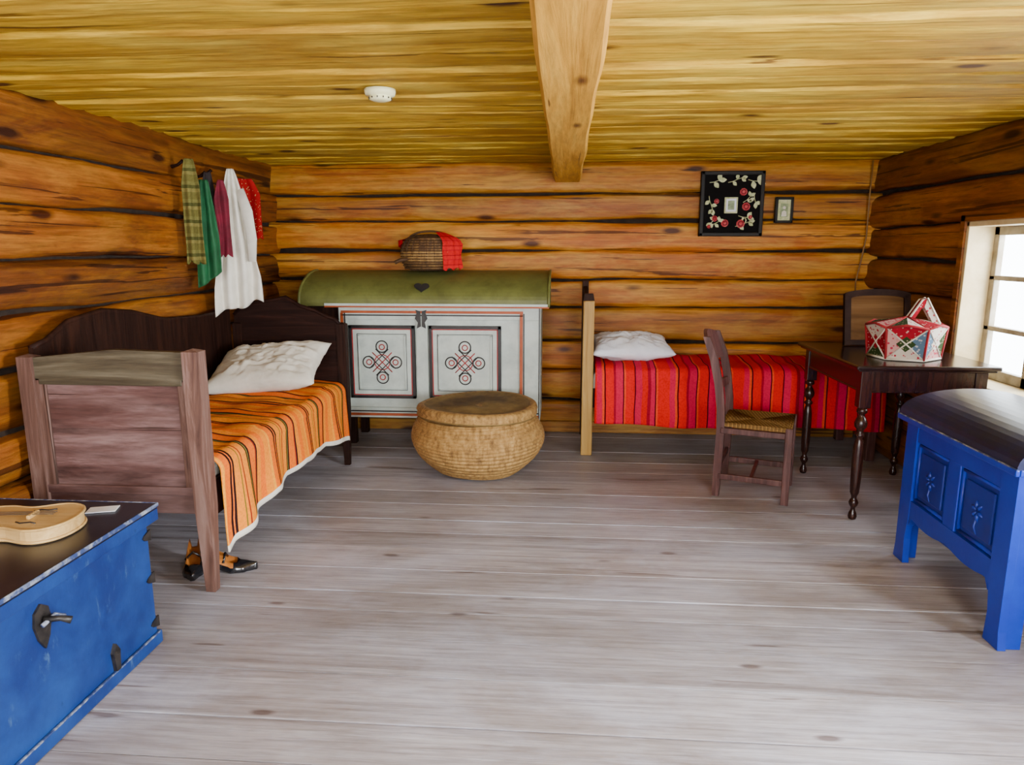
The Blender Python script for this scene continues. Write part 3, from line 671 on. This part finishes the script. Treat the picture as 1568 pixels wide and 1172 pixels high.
# ------------------------------------------------------------------ shoes
shoeb=paint("black_leather",(.006,.006,.009),(.012,.012,.014),12,.15,.05,spec=.8); shoeo=paint("tan_lining",(.45,.16,.03),(.3,.09,.02),12,.5)
def shoe(M,lining):
    b=MB(); L=.25
    def sec(t):
        x=-L/2+L*t; w=.028+.016*max(0,math.sin(min(1,t*1.2)*PI))**.7+(.008 if .5<t<.85 else 0)
        if t>.85: w*=max(.15,(1-t)/.15)**.6
        zb=.055*max(0,1-t/.55)**1.1+.003; h=.055 if t<.25 else (.055-.02*((t-.25)/.75))
        return x,w,zb,h
    n=12;m=20;vs=[];fs=[]
    for i in range(m+1):
        x,w,zb,h=sec(i/m)
        op = i/m<.62
        for k in range(n):
            a=PI*k/(n-1)
            z=zb+h*max(0,math.sin(a))**.8 if not op else zb+h*min(1,(1-abs(math.cos(a)))*3)
            if op and 3<k<n-4: z=zb+.012
            vs.append((x,w*math.cos(a),z))
    for i in range(m):
        for k in range(n-1): fs.append([i*n+k,i*n+k+1,(i+1)*n+k+1,(i+1)*n+k])
        fs.append([i*n+n-1,i*n,(i+1)*n,(i+1)*n+n-1])
    fs.append(list(range(n))); fs.append([m*n+k for k in range(n)])
    ms=[]
    for i in range(m):
        for k in range(n-1): ms.append(lining if (i/m<.6 and 3<=k<=n-4) else shoeb)
        ms.append(shoeb)
    ms+=[shoeb,shoeb]
    b.add(vs,fs,ms,.5,True,M)
    b.add([(-L/2+.0,-.024,.055),(-L/2+.05,-.026,.05),(-L/2+.05,.026,.05),(-L/2,.024,.055),(-L/2+.012,-.014,0),(-L/2+.038,-.014,0),(-L/2+.038,.014,0),(-L/2+.012,.014,0)],[[0,1,2,3],[4,5,6,7],[0,1,5,4],[1,2,6,5],[2,3,7,6],[3,0,4,7]],shoeb,M=M)
    b.tube([(-.02,-.036,.05),(-.02,0,.085),(-.02,.036,.05)],.006,shoeb,6,M=M)
    b.build("high_heel_shoe")
shoe(T(-1.74,3.00,.001,math.radians(-65)),shoeo); shoe(T(-1.57,3.02,.001,math.radians(8)),shoeo)
# ------------------------------------------------------------------ clothes on the left wall
def cloth(name,x,y,zt,zb,wt,wb,ang,mat,folds,amp,seed,top=.25,bot=None,extra=None):
    b=MB(); dx,dy=math.cos(ang),math.sin(ang)
    def fn(u,v):
        zbb=zb+(bot(v) if bot else -.02*abs(math.sin(v*PI*2.3+seed)))
        z=zt-(zt-zbb)*u
        wd=wt+(wb-wt)*min(1,u/top)**.8
        c=(v-.5); n=noise.noise(Vector((u*2.5,v*3,seed)))
        s=c*wd+.015*n*u
        f=amp*math.sin(v*PI*2*folds+seed+n*1.5)*(.4+.6*min(1,u*2))*min(1,wd/.1)+.012*n
        return (x+dx*s-dy*f,y+dy*s+dx*f,z)
    b.grid(fn,44,56,mat)
    if extra: extra(b)
    b.build(name,True,[("SOLIDIFY",dict(thickness=.004))])
kh=stripes("khaki_stripe",'z',.10,[(0,(.13,.115,.028)),(.4,(.19,.16,.045)),(.6,(.07,.07,.018)),(.8,(.16,.145,.04))])
gr=paint("green_cloth",(.004,.10,.03),(.002,.05,.015),6,.7,.2,fabric=True)
mar=paint("maroon_cloth",(.16,.003,.02),(.06,.002,.008),6,.8,.2,fabric=True)
blk=paint("dark_cloth",(.012,.009,.010),(.025,.012,.012),6,.8,.2,fabric=True)
rdp=patch("red_floral_cloth",(.40,.30,.12),(.30,.006,.008),60,.16,.24)
b=MB()
for (y,z) in ((4.24,2.02),(4.37,1.92),(4.50,1.98),(4.58,2.0),(4.90,1.97)):
    b.tube([(XL+.0,y,z-.03),(XL+.04,y,z-.02),(XL+.075,y,z+.005)],[.011,.009,.011],darkz,8)
b.build("coat_pegs")
cloth("striped_scarf",-2.245,4.20,2.03,1.43,.05,.10,.5,kh,1.5,.018,1)
cloth("green_scarf",-2.225,4.32,1.92,1.26,.05,.14,.5,gr,2,.018,2,top=.6,bot=lambda v:.10*v)
cloth("dark_dress",-2.265,4.455,1.98,1.45,.04,.08,.6,blk,2,.010,3)
cloth("maroon_shawl",-2.175,4.435,1.93,1.47,.03,.085,.5,mar,1.5,.012,4)
def sleeve(b):
    P=[(-2.12,4.58,1.88),(-2.075,4.57,1.74),(-2.05,4.56,1.57),(-2.055,4.555,1.42)]
    b.tube([Vector(p) for p in P],[.03,.038,.034,.028],linen,12,flat=.45)
cloth("white_shirt",-2.165,4.56,2.01,1.14,.04,.29,.42,linen,3,.024,5,top=.8,bot=lambda v: -.08*max(0,math.cos(v*PI*1.1))+.03*math.sin(v*9),extra=sleeve)
cloth("red_floral_dress",-2.225,4.88,1.98,1.58,.10,.20,.5,rdp,2,.018,6)
# ------------------------------------------------------------------ pictures
b=MB(); PX0,PX1,PZ0,PZ1=1.03,1.51,1.60,2.09; Y=D-.045
vel=paint("black_velvet",(.005,.004,.004),None,10,.9,spec=.1)
frm=paint("black_frame",(.008,.008,.008),(.015,.012,.01),9,.5,spec=.2)
b.box(PX0,PX1,Y-.004,Y+.02,PZ0,PZ1,vel,.002)
for (a,c,e,f) in ((PX0,PX1,PZ0,PZ0+.03),(PX0,PX1,PZ1-.03,PZ1),(PX0,PX0+.03,PZ0,PZ1),(PX1-.03,PX1,PZ0,PZ1)): b.box(a,c,Y-.02,Y+.02,e,f,frm,.006)
cx,cz=(PX0+PX1)/2-.005,(PZ0+PZ1)/2-.01
creamp=paint("cream_thread",(.60,.60,.36),(.36,.42,.18),40,.8); rose=paint("rose_thread",(.42,.015,.03),(.6,.12,.12),40,.8); rose2=paint("rose_thread_dark",(.20,.004,.015),None,40,.8); photo=paint("old_photo",(.34,.42,.22),(.12,.16,.08),25,.5)
for (a,c,e,f,m,yy) in ((cx-.05,cx+.05,cz-.06,cz+.06,creamp,.010),(cx-.038,cx+.038,cz-.048,cz+.048,linen2,.012),(cx-.025,cx+.025,cz-.034,cz+.034,photo,.014)): b.box(a,c,Y-yy,Y,e,f,m,.002)
def leaf(x,z,a,l,w_,mat):
    o=[(l*t,w_*math.sin(PI*t)) for t in [k/8 for k in range(9)]]+[(l*t,-w_*math.sin(PI*t)) for t in [k/8 for k in range(7,0,-1)]]
    b.prism(o,-.004,.0,mat,'xz',M=Matrix.Translation((x,Y-.005,z))@Matrix.Rotation(-a,4,'Y'))
random.seed(3)
def sprig(x,z,a,n,l,sp=.05):
    px,pz=x,z; pt=[(px,Y-.007,pz)]
    for k in range(n):
        a2=a+.25*math.sin(k*1.3); px+=sp*.7*math.cos(a2); pz+=sp*.7*math.sin(a2); pt.append((px,Y-.007,pz))
        leaf(px,pz,a2+(1.0 if k%2 else -1.0),l,l*.32,creamp)
    leaf(px,pz,a,l*1.1,l*.32,creamp); b.tube(pt,.0028,creamp,5)
sprig(cx-.17,cz+.17,.1,2,.055); sprig(cx-.03,cz+.17,.2,3,.042); sprig(cx+.12,cz+.19,-.3,2,.06); sprig(cx+.17,cz+.09,-1.5,2,.045)
sprig(cx-.17,cz+.07,-1.4,3,.045); sprig(cx-.09,cz-.09,-2.6,2,.04); sprig(cx+.06,cz-.08,-.3,2,.05); sprig(cx+.04,cz-.16,.2,3,.045); sprig(cx+.09,cz+.02,.6,2,.04); sprig(cx-.15,cz-.15,.3,2,.04)
for (dx,dz,r) in ((.09,.10,.030),(.115,-.01,.032),(.08,-.14,.034),(-.04,-.135,.030),(-.12,-.10,.024),(.15,-.09,.018),(-.11,.03,.020),(-.16,-.16,.016)):
    for q in range(3): b.lathe([(r*(1-q*.28),0),(r*(1-q*.28)*.9,.005+q*.003),(.002,.006+q*.003)],rose if q%2==0 else rose2,Matrix.Translation((cx+dx,Y-.004,cz+dz))@Matrix.Rotation(PI/2,4,'X'),9)
b.build("embroidered_picture")
b=MB(); PX0,PX1,PZ0,PZ1=1.60,1.735,1.70,1.895
b.box(PX0,PX1,Y-.002,Y+.02,PZ0,PZ1,creamp,.002)
for (a,c,e,f) in ((PX0,PX1,PZ0,PZ0+.02),(PX0,PX1,PZ1-.02,PZ1),(PX0,PX0+.02,PZ0,PZ1),(PX1-.02,PX1,PZ0,PZ1)): b.box(a,c,Y-.015,Y+.02,e,f,frm,.004)
b.box(PX0+.04,PX1-.04,Y-.005,Y,PZ0+.045,PZ1-.05,photo,.001)
b.lathe([(.013,0),(.012,.003),(.001,.004)],linen,Matrix.Translation(((PX0+PX1)/2,Y-.004,PZ0+.115))@Matrix.Rotation(PI/2,4,'X'),14)
b.prism([(-.02,0),(.02,0),(.016,.035),(0,.045),(-.016,.035)],-.008,-.003,linen,M=T((PX0+PX1)/2,Y,PZ0+.05))
b.build("small_portrait")
# smoke detector
b=MB(); plast=paint("yellowed_plastic",(.80,.78,.46),(.76,.74,.42),4,.4,.02)
b.lathe([(.001,-.048),(.030,-.047),(.045,-.042),(.048,-.034),(.044,-.032),(.046,-.028),(.062,-.024),(.066,-.012),(.066,0)],plast,T(-.80,3.13,ZC+.0),36)
for k in range(12):
    a=2*PI*k/12; b.box(-.004,.004,-.002,.002,-.04,-.033,blackp,.0005,M=T(-.80+.047*math.cos(a),3.13+.047*math.sin(a),ZC+.0,a))
b.build("smoke_detector")
b=MB(); cab=paint("grey_cable",(.22,.11,.025),None,8,.5)
b.tube([(2.30,D-.04,2.16),(2.295,D-.045,1.9),(2.30,D-.04,1.6),(2.28,D-.045,1.45),(2.25,D-.04,1.25),(2.255,D-.045,1.1)],.006,cab,8)
b.build("electric_cable")
# ------------------------------------------------------------------ light
wd=bpy.data.worlds.new("World"); bpy.context.scene.world=wd; wd.use_nodes=True
bg=wd.node_tree.nodes["Background"]; bg.inputs[0].default_value=(.88,.95,1,1); bg.inputs[1].default_value=16.0
def area(name,loc,rot,sx,sy,e,col=(1,1,1)):
    l=bpy.data.lights.new(name,'AREA'); l.shape='RECTANGLE'; l.size=sx; l.size_y=sy; l.energy=e; l.color=col
    o=bpy.data.objects.new(name,l); o.location=loc; o.rotation_euler=rot; bpy.context.collection.objects.link(o)
R_=math.radians
area("daylight_window_near",(2.62,1.2,1.22),(0,R_(90),0),.85,.95,500,(.92,.96,1))
area("daylight_window_far",(2.80,3.85,1.45),(0,R_(60),0),.8,.85,55,(.94,.97,1))
area("daylight_front_left",(-1.1,-1.15,1.35),(R_(90),0,0),1.1,1.1,65,(1,.98,.95))
area("daylight_front_right",(1.1,-1.15,1.35),(R_(90),0,0),1.1,1.1,100,(1,.98,.95))
# ------------------------------------------------------------------ camera
cd=bpy.data.cameras.new("Camera"); cd.sensor_width=36; cd.lens=24.75; cam=bpy.data.objects.new("Camera",cd)
cam.location=(0,0,1.5); cam.rotation_euler=(R_(90-10.71),0,R_(4.3)); bpy.context.collection.objects.link(cam)
bpy.context.scene.camera=cam
